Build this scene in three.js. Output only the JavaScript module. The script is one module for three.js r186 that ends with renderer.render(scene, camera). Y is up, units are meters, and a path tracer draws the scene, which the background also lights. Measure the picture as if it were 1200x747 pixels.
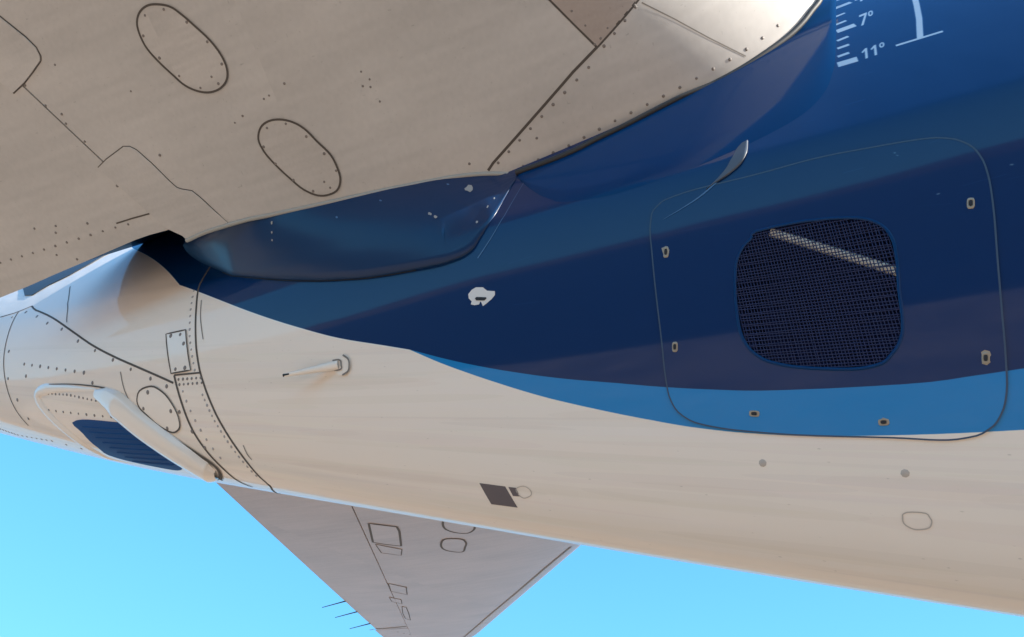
import * as THREE from 'three';
import { mergeGeometries } from 'three/addons/utils/BufferGeometryUtils.js';
const CAM={pos:[-0.423,1.6687,1.6881],yaw:-26.3741,pitch:47.4797,roll:6.3239,f:910.007};
// sections of the tail along x (forward +x): half width, keel height, height of the widest line
const SX=[-6,-5,-4,-3,-2,-1,0,1,2,4,7,11,20], SW=[.212,.276,.343,.412,.485,.563,.648,.742,.846,1.06,1.34,1.5,1.5],
 SB=[4.713,4.291,3.885,3.494,3.129,2.784,2.454,2.14,1.844,1.36,.98,.85,.85], SY=[4.809,4.55,4.28,4.0,3.72,3.49,3.318,3.17,3.03,2.8,2.6,2.5,2.5];
function spline(X,Y){ // natural cubic spline
  const n=X.length,m=new Array(n).fill(0),u=new Array(n).fill(0);
  for(let i=1;i<n-1;i++){const s=(X[i]-X[i-1])/(X[i+1]-X[i-1]),p=s*m[i-1]+2;m[i]=(s-1)/p;
    u[i]=(6*((Y[i+1]-Y[i])/(X[i+1]-X[i])-(Y[i]-Y[i-1])/(X[i]-X[i-1]))/(X[i+1]-X[i-1])-s*u[i-1])/p}
  for(let i=n-2;i>=0;i--)m[i]=m[i]*m[i+1]+u[i];
  return x=>{x=Math.min(Math.max(x,X[0]),X[n-1]);let i=0;while(i<n-2&&x>X[i+1])i++;
    const h=X[i+1]-X[i],a=(X[i+1]-x)/h,b=(x-X[i])/h;return a*Y[i]+b*Y[i+1]+((a*a*a-a)*m[i]+(b*b*b-b)*m[i+1])*h*h/6}
}
const secW=spline(SX,SW),secB=spline(SX,SB),secY=spline(SX,SY);
const secT=x=>Math.max(4.95-Math.max(x,0)*.05,secY(x)+.22);
// lower half section: a Bezier from keel to the widest line, as polar radius in unit coordinates
function profile(a,c){const o=[];for(let i=0;i<=400;i++){const t=i/400,s=1-t,x=3*t*s*s*a+3*t*t*s+t*t*t,y=s*s*s+3*t*s*s+3*t*t*s*c;o.push([Math.atan2(x,y),Math.hypot(x,y)])}return o}
const RBF=profile(.365,.09),RBA=profile(.5,.5); // flat flank with a chine ahead, round tail cone aft
function rbOf(T,ph){let lo=0,hi=400;while(hi-lo>1){const m=(lo+hi)>>1;T[m][0]>ph?hi=m:lo=m}const A=T[lo],B=T[hi],t=(ph-A[0])/(B[0]-A[0]);return A[1]+(B[1]-A[1])*Math.min(Math.max(t,0),1)}
function rb(ph,x){let k=Math.min(Math.max((-1.0-x)/2.2,0),1);k=k*k*(3-2*k);return rbOf(RBF,ph)*(1-k)+rbOf(RBA,ph)*k}
// point of the skin: x, and angle in degrees round the section (0 keel, 90 near side, -90 far side, 180 top)
function bodyP(x,deg){const w=secW(x),y=secY(x),s=Math.sign(deg)||1,ph=Math.min(Math.abs(deg),180)*Math.PI/180;
  if(ph<=Math.PI/2){const r=rb(ph,x);return [x,y-(y-secB(x))*r*Math.cos(ph),s*w*r*Math.sin(ph)]}
  return [x,y-(secT(x)-y)*Math.cos(ph),s*w*Math.sin(ph)]}
function bodyF(p){const x=p[0];if(x<-6||x>19)return 1;const w=secW(x),y=secY(x),dy=p[1]-y;
  if(dy<0){const h=y-secB(x),a=Math.abs(p[2])/w,b=-dy/h;return Math.hypot(a,b)/rb(Math.atan2(a,b),x)-1}
  return Math.hypot(p[2]/w,dy/(secT(x)-y))-1}
function bodyPhi(p){const x=p[0],w=secW(x),y=secY(x),dy=p[1]-y,s=Math.sign(p[2])||1;
  return s*180/Math.PI*Math.atan2(Math.abs(p[2])/w,dy<0?-dy/(y-secB(x)):-dy/(secT(x)-y))}
// stabilizer planform
const SP={z0:.62,S:5.6868,ys:4.0,cr:3.284,ct:1.3932,tanS:Math.tan(37.5137*Math.PI/180),tanD:Math.tan(18.3*Math.PI/180),inc:Math.sin(3.3989*Math.PI/180),hinge:.75};
const stabChord=z=>{const t=(z-SP.z0)/(SP.S-SP.z0);return SP.cr+(SP.ct-SP.cr)*t};
const stabLE=z=>-(z-SP.z0)*SP.tanS;
function naca(c){c=Math.min(Math.max(c,0),1);return 5*(.2969*Math.sqrt(c)-.126*c-.3516*c*c+.2843*c*c*c-.1036*c*c*c*c)}
function stabP(c,z,up,side=1){ // c chord fraction, z distance from the centre plane
  const ch=stabChord(z),tk=(.128-.02*(z-SP.z0)/(SP.S-SP.z0))*ch*naca(c);
  return [stabLE(z)-ch*c+(side<0?.05:0),SP.ys+(z-SP.z0)*SP.tanD+SP.inc*ch*(.3-c)+ch*.048*Math.pow(Math.max(0,1-c/.15),2)+(up?tk:-tk),side*z]}
function stabLow(x,z){const a=Math.abs(z),c=(stabLE(a)-x+(z<0?.05:0))/stabChord(a);return stabP(c,a,false,Math.sign(z)||1)}
function stabLowF(p,side){const a=p[2]*side;if(a<0||a>7)return 1;const c=(stabLE(a)-p[0]+(side<0?.05:0))/stabChord(a);if(c<0||c>1.15)return 1;return stabP(c,a,false)[1]-p[1]}
// ---------------------------------------------------------------- camera, sky, sun, exposure
const scene = new THREE.Scene();
const D2R = Math.PI / 180;
const camera = new THREE.PerspectiveCamera(2 * Math.atan(373.5 / CAM.f) / D2R, 1024 / 637, 0.05, 6000);
camera.position.set(...CAM.pos);
{
  const y = CAM.yaw * D2R, p = CAM.pitch * D2R, r = CAM.roll * D2R;
  const fw = new THREE.Vector3(Math.sin(y) * Math.cos(p), Math.sin(p), -Math.cos(y) * Math.cos(p));
  const rt = new THREE.Vector3(Math.cos(y), 0, Math.sin(y)), up = new THREE.Vector3().crossVectors(rt, fw);
  camera.up.copy(up).multiplyScalar(Math.cos(r)).addScaledVector(rt, -Math.sin(r));
  camera.lookAt(camera.position.clone().add(fw));
}
const SUN = new THREE.Vector3(.93, .345, .1).normalize();
function skyTexture() {
  const W = 512, H = 256, data = new Float32Array(W * H * 4);
  const zen = [.022, .115, .33], mid = [.085, .315, .58], hor = [.20, .51, .74], glow = [1, .93, .8];
  for (let j = 0; j < H; j++) for (let i = 0; i < W; i++) {
    const el = ((j + .5) / H - .5) * Math.PI, az = ((i + .5) / W - .5) * 2 * Math.PI;
    const d = [Math.cos(el) * Math.cos(az), Math.sin(el), Math.cos(el) * Math.sin(az)];
    const e = Math.max(0, Math.sin(el)), k = (i + j * W) * 4;
    const a = Math.exp(-e * 4), b = Math.pow(e, .8);
    const s = Math.max(0, d[0] * SUN.x + d[1] * SUN.y + d[2] * SUN.z), g = .35 * Math.pow(s, 6) + 1.6 * Math.pow(s, 60) + 8 * Math.pow(s, 700);
    for (let c = 0; c < 3; c++) data[k + c] = (mid[c] * (1 - b) + zen[c] * b) * (1 - a) + hor[c] * a + g * glow[c] * .5;
    data[k + 3] = 1;
  }
  const t = new THREE.DataTexture(data, W, H, THREE.RGBAFormat, THREE.FloatType);
  t.mapping = THREE.EquirectangularReflectionMapping; t.magFilter = THREE.LinearFilter; t.minFilter = THREE.LinearFilter; t.wrapS = THREE.RepeatWrapping;
  t.needsUpdate = true;
  return t;
}
const sky = skyTexture();
scene.background = sky; scene.environment = sky;
const sun = new THREE.DirectionalLight(new THREE.Color(1, .93, .82), 5);
sun.position.copy(SUN).multiplyScalar(40); sun.castShadow = true;
Object.assign(sun.shadow.camera, { left: -25, right: 25, top: 25, bottom: -25, near: 1, far: 100 });
sun.shadow.mapSize.set(4096, 4096); sun.shadow.bias = -.0004;
scene.add(sun);
const EXPOSURE = 2.75;

// ---------------------------------------------------------------- helpers
function rng(seed) { let s = seed >>> 0; return () => { s = (s + 0x6D2B79F5) | 0; let t = Math.imul(s ^ (s >>> 15), 1 | s); t = (t + Math.imul(t ^ (t >>> 7), 61 | t)) ^ t; return ((t ^ (t >>> 14)) >>> 0) / 4294967296; }; }
const V = (a) => new THREE.Vector3(a[0], a[1], a[2]);
const lerp = (a, b, t) => a + (b - a) * t;
// surfaces: p(a, b) gives the point, n(a, b) the outward normal
function surface(p) {
  const e = 2e-3;
  return { p: (a, b) => V(p(a, b)), n: null };
}
const BODY = { p: (x, f) => V(bodyP(x, f)) };
BODY.n = (x, f) => { const A = BODY.p(x + .004, f).sub(BODY.p(x - .004, f)), B = BODY.p(x, f + .3).sub(BODY.p(x, f - .3)); return B.cross(A).normalize().multiplyScalar(-1); };
const NEAR = { p: (x, z) => V(stabLow(x, z)) };
NEAR.n = (x, z) => { const A = NEAR.p(x + .004, z).sub(NEAR.p(x - .004, z)), B = NEAR.p(x, z + .004).sub(NEAR.p(x, z - .004)); const n = A.cross(B).normalize(); return n.y > 0 ? n.negate() : n; };
const FAR = NEAR;
const on = (s, q, off = 0) => s.p(q[0], q[1]).addScaledVector(s.n(q[0], q[1]), off);

class MB { // collects triangles
  constructor() { this.v = []; this.i = []; this.t = []; }
  add(p, u = 0, v = 0) { this.v.push(p.x, p.y, p.z); this.t.push(u, v); return this.v.length / 3 - 1; }
  tri(a, b, c) { this.i.push(a, b, c); }
  quad(a, b, c, d) { this.i.push(a, b, c, a, c, d); }
  geo() {
    const g = new THREE.BufferGeometry();
    g.setAttribute('position', new THREE.Float32BufferAttribute(this.v, 3));
    g.setAttribute('uv', new THREE.Float32BufferAttribute(this.t, 2));
    g.setIndex(this.i); g.computeVertexNormals();
    return g;
  }
}
const names = {};
function numbered(n) { const k = names[n] = (names[n] ?? -1) + 1; return k ? `${n}_${String(k).padStart(3, '0')}` : n; }
function part(name, geos, material, parent, data) {
  const list = Array.isArray(geos) ? geos : [geos];
  const m = new THREE.Mesh(list.length > 1 ? mergeGeometries(list) : list[0], material);
  m.name = numbered(name); m.castShadow = m.receiveShadow = true;
  if (data) Object.assign(m.userData, data);
  parent.add(m);
  return m;
}
// densify a polyline given in surface coordinates; smooth = Catmull-Rom
function dense(pts, n = 8, smooth = true, closed = false) {
  if (!smooth) { const o = []; const L = closed ? pts.length : pts.length - 1; for (let i = 0; i < L; i++) { const A = pts[i], B = pts[(i + 1) % pts.length]; for (let k = 0; k < n; k++) o.push([lerp(A[0], B[0], k / n), lerp(A[1], B[1], k / n)]); } if (!closed) o.push(pts[pts.length - 1]); return o; }
  // scale degrees to about metres so that the curve is even
  const c = new THREE.CatmullRomCurve3(pts.map(q => new THREE.Vector3(q[0], q[1], 0)), closed, 'centripetal');
  const m = pts.length * n, o = [];
  for (let k = 0; k < m + (closed ? 0 : 1); k++) { const p = c.getPoint(k / m); o.push([p.x, p.y]); }
  return o;
}
// a strip of material laid along a line on a surface, raised off by `off`, with a section profile(t in -1..1) -> extra height
function ribbon(s, pts, width0, off, { closed = false, cols = 1, profile = null, taper = null } = {}) {
  const width = width0 * (width0 < .013 && !profile ? .8 : 1), b = new MB(), P = pts.map(q => s.p(q[0], q[1])), N = pts.map(q => s.n(q[0], q[1])), n = pts.length;
  let len = 0;
  for (let i = 0; i < n; i++) {
    const A = P[closed ? (i + n - 1) % n : Math.max(i - 1, 0)], B = P[closed ? (i + 1) % n : Math.min(i + 1, n - 1)];
    if (i) len += P[i].distanceTo(P[i - 1]);
    const side = B.clone().sub(A).cross(N[i]).normalize(), w = taper ? width * taper(i / (n - 1)) : width, hs = taper ? taper(i / (n - 1)) : 1;
    for (let k = 0; k <= cols; k++) { const t = k / cols * 2 - 1; b.add(P[i].clone().addScaledVector(side, t * w / 2).addScaledVector(N[i], off + (profile ? profile(t) * hs : 0)), len, t * w / 2); }
  }
  const m = closed ? n : n - 1, w = cols + 1;
  for (let i = 0; i < m; i++) for (let k = 0; k < cols; k++) { const a = i * w + k, c = ((i + 1) % n) * w + k; b.quad(a, a + 1, c + 1, c); }
  return b.geo();
}
// a sheet following the surface inside a closed outline (outline seen from its centre), with an edge of `thick`; hole = inner outline with as many points
function plate(s, outline, off, thick, { rings = 5, hole = null, uv = null } = {}) {
  const b = new MB(), n = outline.length;
  let cx = 0, cy = 0; for (const q of outline) { cx += q[0] / n; cy += q[1] / n; }
  const at = (q, o) => { const u = uv ? uv(q) : [q[0], q[1]]; return b.add(on(s, q, o), u[0], u[1]); };
  const rows = [], K = rings;
  for (let k = 0; k <= K; k++) { const t = k / K; if (!hole && k === K) break; rows.push(outline.map((q, i) => { const h = hole ? hole[i] : [cx, cy]; return at([lerp(q[0], h[0], t), lerp(q[1], h[1], t)], off); })); }
  for (let k = 0; k + 1 < rows.length; k++) for (let i = 0; i < n; i++) { const j = (i + 1) % n; b.quad(rows[k][i], rows[k][j], rows[k + 1][j], rows[k + 1][i]); }
  if (!hole) { const c = at([cx, cy], off); const r = rows[rows.length - 1]; for (let i = 0; i < n; i++) b.tri(r[i], r[(i + 1) % n], c); }
  const skirt = (line) => { const top = line.map(q => at(q, off)), bot = line.map(q => at(q, off - thick)); for (let i = 0; i < n; i++) { const j = (i + 1) % n; b.quad(top[i], bot[i], bot[j], top[j]); } };
  skirt(outline); if (hole) skirt(hole);
  return b.geo();
}
// resample a closed outline by angle about a centre, so that two outlines can be joined
function byAngle(pts, c, n, kx, ky) {
  const o = [];
  for (let i = 0; i < n; i++) {
    const a = i / n * 2 * Math.PI, dx = Math.cos(a), dy = Math.sin(a); let best = 0;
    for (let k = 0; k < pts.length; k++) {
      const A = [(pts[k][0] - c[0]) * kx, (pts[k][1] - c[1]) * ky], q = pts[(k + 1) % pts.length], B = [(q[0] - c[0]) * kx, (q[1] - c[1]) * ky];
      const ex = B[0] - A[0], ey = B[1] - A[1], den = dx * ey - dy * ex; if (Math.abs(den) < 1e-12) continue;
      const t = (A[0] * ey - A[1] * ex) / den, u = (A[0] * dy - A[1] * dx) / den;
      if (t > best && u >= -1e-9 && u <= 1 + 1e-9) best = t;
    }
    o.push([c[0] + dx * best / kx, c[1] + dy * best / ky]);
  }
  return o;
}
function inside(q, poly) { let r = false; for (let i = 0, j = poly.length - 1; i < poly.length; j = i++) { const A = poly[i], B = poly[j]; if ((A[1] > q[1]) !== (B[1] > q[1]) && q[0] < (B[0] - A[0]) * (q[1] - A[1]) / (B[1] - A[1]) + A[0]) r = !r; } return r; }
function centre(pts) { let x = 0, y = 0; for (const q of pts) { x += q[0] / pts.length; y += q[1] / pts.length; } return [x, y]; }
function scaled(pts, k, c = centre(pts)) { return pts.map(q => [c[0] + (q[0] - c[0]) * k, c[1] + (q[1] - c[1]) * k]); }
// flush fastener heads: low domes on the surface
function heads(s, list, r = .004, h = .0012, off = 0, seed = 1) {
  const b = new MB(), R = rng(seed);
  for (const q of list) {
    const P = on(s, q, off), N = s.n(q[0], q[1]), T = new THREE.Vector3(1, 0, 0).cross(N).normalize(), U = N.clone().cross(T), k = r * (.85 + .3 * R());
    const c = b.add(P.clone().addScaledVector(N, h)), ring = [], low = [];
    for (let i = 0; i < 8; i++) { const a = i * Math.PI / 4, e = T.clone().multiplyScalar(Math.cos(a)).addScaledVector(U, Math.sin(a)); ring.push(b.add(P.clone().addScaledVector(e, k * .8).addScaledVector(N, h * .8))); low.push(b.add(P.clone().addScaledVector(e, k).addScaledVector(N, -.001))); }
    for (let i = 0; i < 8; i++) { const j = (i + 1) % 8; b.tri(c, ring[i], ring[j]); b.quad(ring[i], low[i], low[j], ring[j]); }
  }
  return b.geo();
}
// n places evenly along a polyline, small seeded scatter
function along(pts, n, R, jit = .001) {
  const L = [0]; for (let i = 1; i < pts.length; i++) L.push(L[i - 1] + Math.hypot(pts[i][0] - pts[i - 1][0], (pts[i][1] - pts[i - 1][1]) * (Math.abs(pts[0][1]) > 8 ? .01 : 1)));
  const o = [];
  for (let k = 0; k < n; k++) { const d = L[L.length - 1] * k / Math.max(n - 1, 1); let i = 1; while (i < pts.length - 1 && L[i] < d) i++; const t = (d - L[i - 1]) / (L[i] - L[i - 1] || 1); o.push([lerp(pts[i - 1][0], pts[i][0], t) + (R() - .5) * jit, lerp(pts[i - 1][1], pts[i][1], t)]); }
  return o;
}
function tube(points, radii, sides = 10) {
  const b = new MB(), n = points.length, rows = [];
  for (let i = 0; i < n; i++) {
    const d = points[Math.min(i + 1, n - 1)].clone().sub(points[Math.max(i - 1, 0)]).normalize();
    const a = (Math.abs(d.y) > .9 ? new THREE.Vector3(1, 0, 0) : new THREE.Vector3(0, 1, 0)).cross(d).normalize(), c = d.clone().cross(a), r = Array.isArray(radii) ? radii[i] : radii;
    rows.push(Array.from({ length: sides }, (_, k) => b.add(points[i].clone().addScaledVector(a, r * Math.cos(k / sides * 2 * Math.PI)).addScaledVector(c, r * Math.sin(k / sides * 2 * Math.PI)), i, k / sides)));
  }
  for (let i = 0; i + 1 < n; i++) for (let k = 0; k < sides; k++) { const l = (k + 1) % sides; b.quad(rows[i][k], rows[i][l], rows[i + 1][l], rows[i + 1][k]); }
  for (const [i, s] of [[0, 1], [n - 1, -1]]) { const c = b.add(points[i]); for (let k = 0; k < sides; k++) b.tri(c, rows[i][(k + (s > 0 ? 1 : 0)) % sides], rows[i][(k + (s > 0 ? 0 : 1)) % sides]); }
  return b.geo();
}

// ---------------------------------------------------------------- textures
function noise2(seed) {
  const R = rng(seed), G = new Float32Array(65536); for (let i = 0; i < 65536; i++) G[i] = R();
  return (x, y, per = 256) => { const xi = Math.floor(x), yi = Math.floor(y), fx = x - xi, fy = y - yi, sx = fx * fx * (3 - 2 * fx), sy = fy * fy * (3 - 2 * fy), m = (v) => ((v % per) + per) % per; const g = (a, b) => G[m(a) + 256 * m(b)]; return lerp(lerp(g(xi, yi), g(xi + 1, yi), sx), lerp(g(xi, yi + 1), g(xi + 1, yi + 1), sx), sy); };
}
function dataTex(N, M, fn, srgb) {
  const d = new Uint8Array(N * M * 4);
  for (let j = 0; j < M; j++) for (let i = 0; i < N; i++) { const c = fn(i / N, j / M), k = (i + j * N) * 4; for (let q = 0; q < 3; q++) d[k + q] = Math.max(0, Math.min(255, (c.length ? c[q] : c) * 255)); d[k + 3] = 255; }
  const t = new THREE.DataTexture(d, N, M); t.wrapS = t.wrapT = THREE.RepeatWrapping; t.magFilter = THREE.LinearFilter; t.minFilter = THREE.LinearMipmapLinearFilter; t.generateMipmaps = true;
  if (srgb) t.colorSpace = THREE.SRGBColorSpace; t.needsUpdate = true; return t;
}
const nz = noise2(7), nz2 = noise2(21);
const waveTex = dataTex(512, 512, (u, v) => .5 * nz(u * 8, v * 8, 8) + .35 * nz2(u * 16, v * 16, 16) + .15 * nz(u * 32, v * 32, 32));
const grimeTex = dataTex(1024, 1024, (u, v) => { // painted light-grey skin with streaks and specks
  const a = nz(u * 6, v * 10, 2 * 128) , s = nz2(u * 10, v * 90, 256), f = nz(u * 160, v * 160, 256), p = nz2(u * 230, v * 230, 256);
  let k = .80 + .05 * (a - .5) + .035 * (s - .5) + .02 * (f - .5); if (p > .955) k -= .13 * (p - .955) / .045;
  return [k, k * .965, k * .925];
}, true);
const concreteTex = dataTex(512, 512, (u, v) => { const k = .70 + .14 * (nz(u * 8, v * 8, 8) - .5) + .10 * (nz2(u * 64, v * 64, 64) - .5) + .06 * (nz(u * 256, v * 256, 256) - .5); return [k, k * .93, k * .84]; }, true);

// paint scheme on the tail: x -3.3..0.9, angle -20..130
const LX0 = -3.3, LX1 = .9, LF0 = -20, LF1 = 130, LW = 2048, LH = 2048;
const livUV = (q) => [(q[0] - LX0) / (LX1 - LX0), (q[1] - LF0) / (LF1 - LF0)];
const WHITE = '#eaddd0', NAVY = '#002a58', MIDBLUE = '#187cb8';
const cnv = document.createElement('canvas'); cnv.width = LW; cnv.height = LH;
{
  const g = cnv.getContext('2d'), T = (q) => [(q[0] - LX0) / (LX1 - LX0) * LW, (1 - (q[1] - LF0) / (LF1 - LF0)) * LH];
  g.fillStyle = WHITE; g.fillRect(0, 0, LW, LH);
  // soft stains on the white belly
  const R = rng(5);
  for (let i = 0; i < 260; i++) { g.globalAlpha = .015 + .045 * R(); g.fillStyle = R() < .65 ? '#a89a8c' : '#f0ebe4'; g.beginPath(); g.ellipse(R() * LW, LH * (.45 + .55 * R()), 60 + 300 * R(), 4 + 22 * R(), (R() - .5) * .12, 0, 7); g.fill(); }
  for (let i = 0; i < 420; i++) { g.globalAlpha = .1 + .2 * R(); g.fillStyle = '#7d7064'; g.beginPath(); g.arc(R() * LW, LH * (.45 + .55 * R()), .6 + 1.1 * R(), 0, 7); g.fill(); }
  g.globalAlpha = 1;
  const poly = (pts, col) => { g.fillStyle = col; g.beginPath(); pts.forEach((q, i) => { const t = T(q); i ? g.lineTo(...t) : g.moveTo(...t); }); g.closePath(); g.fill(); };
  const edge = dense([[-3.2832,130.35],[-3.1024,117.75],[-2.5693,94.57],[-2.2884,82.89],[-2.0111,71.82],[-1.819,65.07],[-1.6469,59.82],[-1.4881,56.4],[-1.3985,54.4]], 6);
  const dark = dense([[-1.3985,54.4],[-1.2323,49.3],[-1.0779,45.73],[-0.9342,43.27],[-0.8003,41.72],[-0.6761,40.32],[-0.5597,39.42],[-0.4503,38.96],[-0.3466,39.05],[-0.2489,39.27],[-0.1565,39.62],[-0.0677,40.53],[0.0168,41.51]], 6);
  const pale = dense([[-1.3985,54.4],[-1.2886,49.02],[-1.1343,42.87],[-0.9912,38.21],[-0.8577,35.02],[-0.7334,32.6],[-0.6173,30.81],[-0.5074,29.92],[-0.4034,29.62],[-0.3048,29.8],[-0.2116,30.12],[-0.1236,30.53],[-0.0132,31.21]], 6);
  const dE = dark[dark.length - 1], pE = pale[pale.length - 1];
  poly([[edge[0][0], 140], ...edge, ...pale, [LX1 + .1, pE[1] + 1], [LX1 + .1, 140]], MIDBLUE);
  poly([[edge[0][0], 140], ...edge, ...dark, [LX1 + .1, dE[1] + 1], [LX1 + .1, 140]], NAVY);
  // a fine paler edge of paint along the joint of the colours
  g.strokeStyle = '#e9e9e6'; g.lineWidth = 2.2; g.beginPath(); edge.forEach((q, i) => { const t = T(q); i ? g.lineTo(t[0], t[1] + 2) : g.moveTo(t[0], t[1] + 2); }); g.stroke();
  // trim scale
  const line = (pts, w) => { g.strokeStyle = '#a3b7c9'; g.lineWidth = w; g.lineCap = 'butt'; g.beginPath(); pts.forEach((q, i) => { const t = T(q); i ? g.lineTo(...t) : g.moveTo(...t); }); g.stroke(); };
  for (const p of [[[-0.0176,118.71],[0.0366,118.95]], [[-0.052,109.73],[-0.0028,109.8]], [[-0.0974,101.21],[-0.0503,101.09]]]) line(p, 15);
  for (const p of [[[-0.0044,122.63],[0.0281,122.89]], [[-0.0325,114.95],[0.0002,115.16]], [[-0.0444,111.98],[-0.0126,112.18]], [[-0.0659,106.99],[-0.0356,107.19]], [[-0.0763,104.97],[-0.0463,105.02]], [[-0.087,103.01],[-0.0581,103.06]]]) line(p, 7);
  line([[0.1618,112.18],[0.1464,109.34],[0.124,105.54],[0.0937,101.31]], 7); line([[0.0389,101.27],[0.1419,101.1]], 5);
  const text = (s, [o, x, y]) => { // o baseline left, x baseline right, y top left
    const O = T(o), X = T(x), Y = T(y), n = 100; g.font = 'bold 100px sans-serif'; const w = g.measureText(s).width, h = 72;
    g.setTransform((X[0] - O[0]) / w, (X[1] - O[1]) / w, (O[0] - Y[0]) / h, (O[1] - Y[1]) / h, O[0], O[1]); g.fillStyle = '#a3b7c9'; g.fillText(s, 0, 0); g.setTransform(1, 0, 0, 1, 0, 0);
  };
  text('4º', [[0.0414,117.61],[0.0846,117.83],[0.072,123.99]]); text('7º', [[0.0024,108.86],[0.0415,109.11],[0.0215,112.44]]); text('11º', [[-0.0451,100.58],[0.0126,100.69],[-0.0327,102.84]]);
  // chips and scratches in the blue
  g.fillStyle = '#9aa7b4'; g.globalAlpha = .5;
  for (const q of [[-0.0743,82.71],[-0.0713,82.17],[-0.0238,74.08],[0.1142,76.54],[-1.1506,88.75],[-1.1895,86.54],[-1.2382,84.47],[-1.5423,95.5],[-2.2046,106.02],[-2.1718,101.53],[-1.1733,102.03],[-1.1144,98.71]]) { const t = T(q); g.beginPath(); g.ellipse(t[0], t[1], 1 + 1.2 * R(), .8 + .9 * R(), R() * 3, 0, 7); g.fill(); }
  for (let i = 0; i < 120; i++) { g.globalAlpha = .05 + .12 * R(); const x = R() * LW, y = LH * .45 * R(), a = (R() - .5) * .7, l = 6 + 40 * R(); g.strokeStyle = '#5f86b5'; g.lineWidth = .8 + .8 * R(); g.beginPath(); g.moveTo(x, y); g.lineTo(x + l * Math.cos(a), y + l * Math.sin(a)); g.stroke(); }
  g.globalAlpha = 1;
}
const livTex = new THREE.CanvasTexture(cnv); livTex.colorSpace = THREE.SRGBColorSpace; livTex.anisotropy = 8;
const wave = (rx, ry) => { const t = waveTex.clone(); t.repeat.set(rx, ry); t.needsUpdate = true; return t; };

// ---------------------------------------------------------------- materials
const lin = (r, g, b) => new THREE.Color().setRGB(r, g, b);
const M = {
  paint: new THREE.MeshPhysicalMaterial({ map: livTex, roughness: .5, specularIntensity: .15, clearcoat: .55, clearcoatRoughness: .05, bumpMap: wave(3, 2), bumpScale: .0024 }),
  white: new THREE.MeshPhysicalMaterial({ color: lin(.81, .72, .63), roughness: .42, clearcoat: .8, clearcoatRoughness: .12 }),
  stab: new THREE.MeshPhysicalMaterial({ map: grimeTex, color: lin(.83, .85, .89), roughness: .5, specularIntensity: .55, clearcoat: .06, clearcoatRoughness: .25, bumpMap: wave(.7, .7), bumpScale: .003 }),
  farStabShaded: new THREE.MeshPhysicalMaterial({ map: grimeTex, color: lin(.68, .585, .585), roughness: .45, specularIntensity: .4, clearcoat: .1, clearcoatRoughness: .2 }),  // same paint as stab, darkened to stand for shade on the far side
  cover: new THREE.MeshPhysicalMaterial({ map: grimeTex, color: lin(.815, .825, .855), roughness: .5, specularIntensity: .5, clearcoat: .05, clearcoatRoughness: .2 }),
  worn: new THREE.MeshStandardMaterial({ map: grimeTex, color: lin(.64, .58, .57), roughness: .55 }),
  joint: new THREE.MeshStandardMaterial({ color: lin(.085, .07, .06), roughness: .8 }),
  softJoint: new THREE.MeshStandardMaterial({ color: lin(.19, .17, .155), roughness: .8 }),
  blueJoint: new THREE.MeshStandardMaterial({ color: lin(.03, .065, .12), roughness: .5 }),
  scratch: new THREE.MeshStandardMaterial({ color: lin(.06, .15, .30), roughness: .5 }),
  rivet: new THREE.MeshStandardMaterial({ color: lin(.19, .165, .15), roughness: .6 }),
  paleRivet: new THREE.MeshStandardMaterial({ color: lin(.36, .33, .31), roughness: .6 }),
  stain: new THREE.MeshStandardMaterial({ color: lin(.46, .40, .35), roughness: .6 }),
  seal: new THREE.MeshStandardMaterial({ color: lin(.03, .03, .033), roughness: .6 }),
  glintLip: new THREE.MeshStandardMaterial({ color: lin(.07, .085, .115), roughness: .5 }),  // greyer than the plate, puts the glint of its edge into colour
  lip: new THREE.MeshStandardMaterial({ color: lin(.36, .35, .32), roughness: .55 }),
  plateBlue: new THREE.MeshPhysicalMaterial({ color: lin(.001, .033, .115), roughness: .5, specularIntensity: .05, clearcoat: .25, clearcoatRoughness: .08 }),
  fairing: new THREE.MeshPhysicalMaterial({ color: lin(.001, .024, .085), roughness: .5, specularIntensity: .3, clearcoat: .4, clearcoatRoughness: .2, bumpMap: wave(.6, 2), bumpScale: .0015 }),
  gap: new THREE.MeshStandardMaterial({ color: lin(.012, .014, .02), roughness: .7 }),
  charcoal: new THREE.MeshStandardMaterial({ color: lin(.03, .032, .04), roughness: .5 }),
  wire: new THREE.MeshStandardMaterial({ color: lin(.005, .018, .095), roughness: .5 }),
  duct: new THREE.MeshStandardMaterial({ color: lin(.004, .014, .09), roughness: .8 }),
  inletBlue: new THREE.MeshPhysicalMaterial({ color: lin(.002, .05, .19), roughness: .5, specularIntensity: .2 }),
  bar: new THREE.MeshStandardMaterial({ color: lin(.9, .88, .8), roughness: .5 }),
  latch: new THREE.MeshStandardMaterial({ color: lin(.34, .285, .22), roughness: .4, metalness: .3 }),
  primer: new THREE.MeshStandardMaterial({ color: lin(.68, .66, .64), roughness: .7 }),
  placard: new THREE.MeshStandardMaterial({ color: lin(.12, .095, .10), roughness: .6 }),
  wick: new THREE.MeshStandardMaterial({ color: lin(.05, .05, .06), roughness: .6 }),
};
for (const k in M) M[k].side = THREE.DoubleSide;

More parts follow.
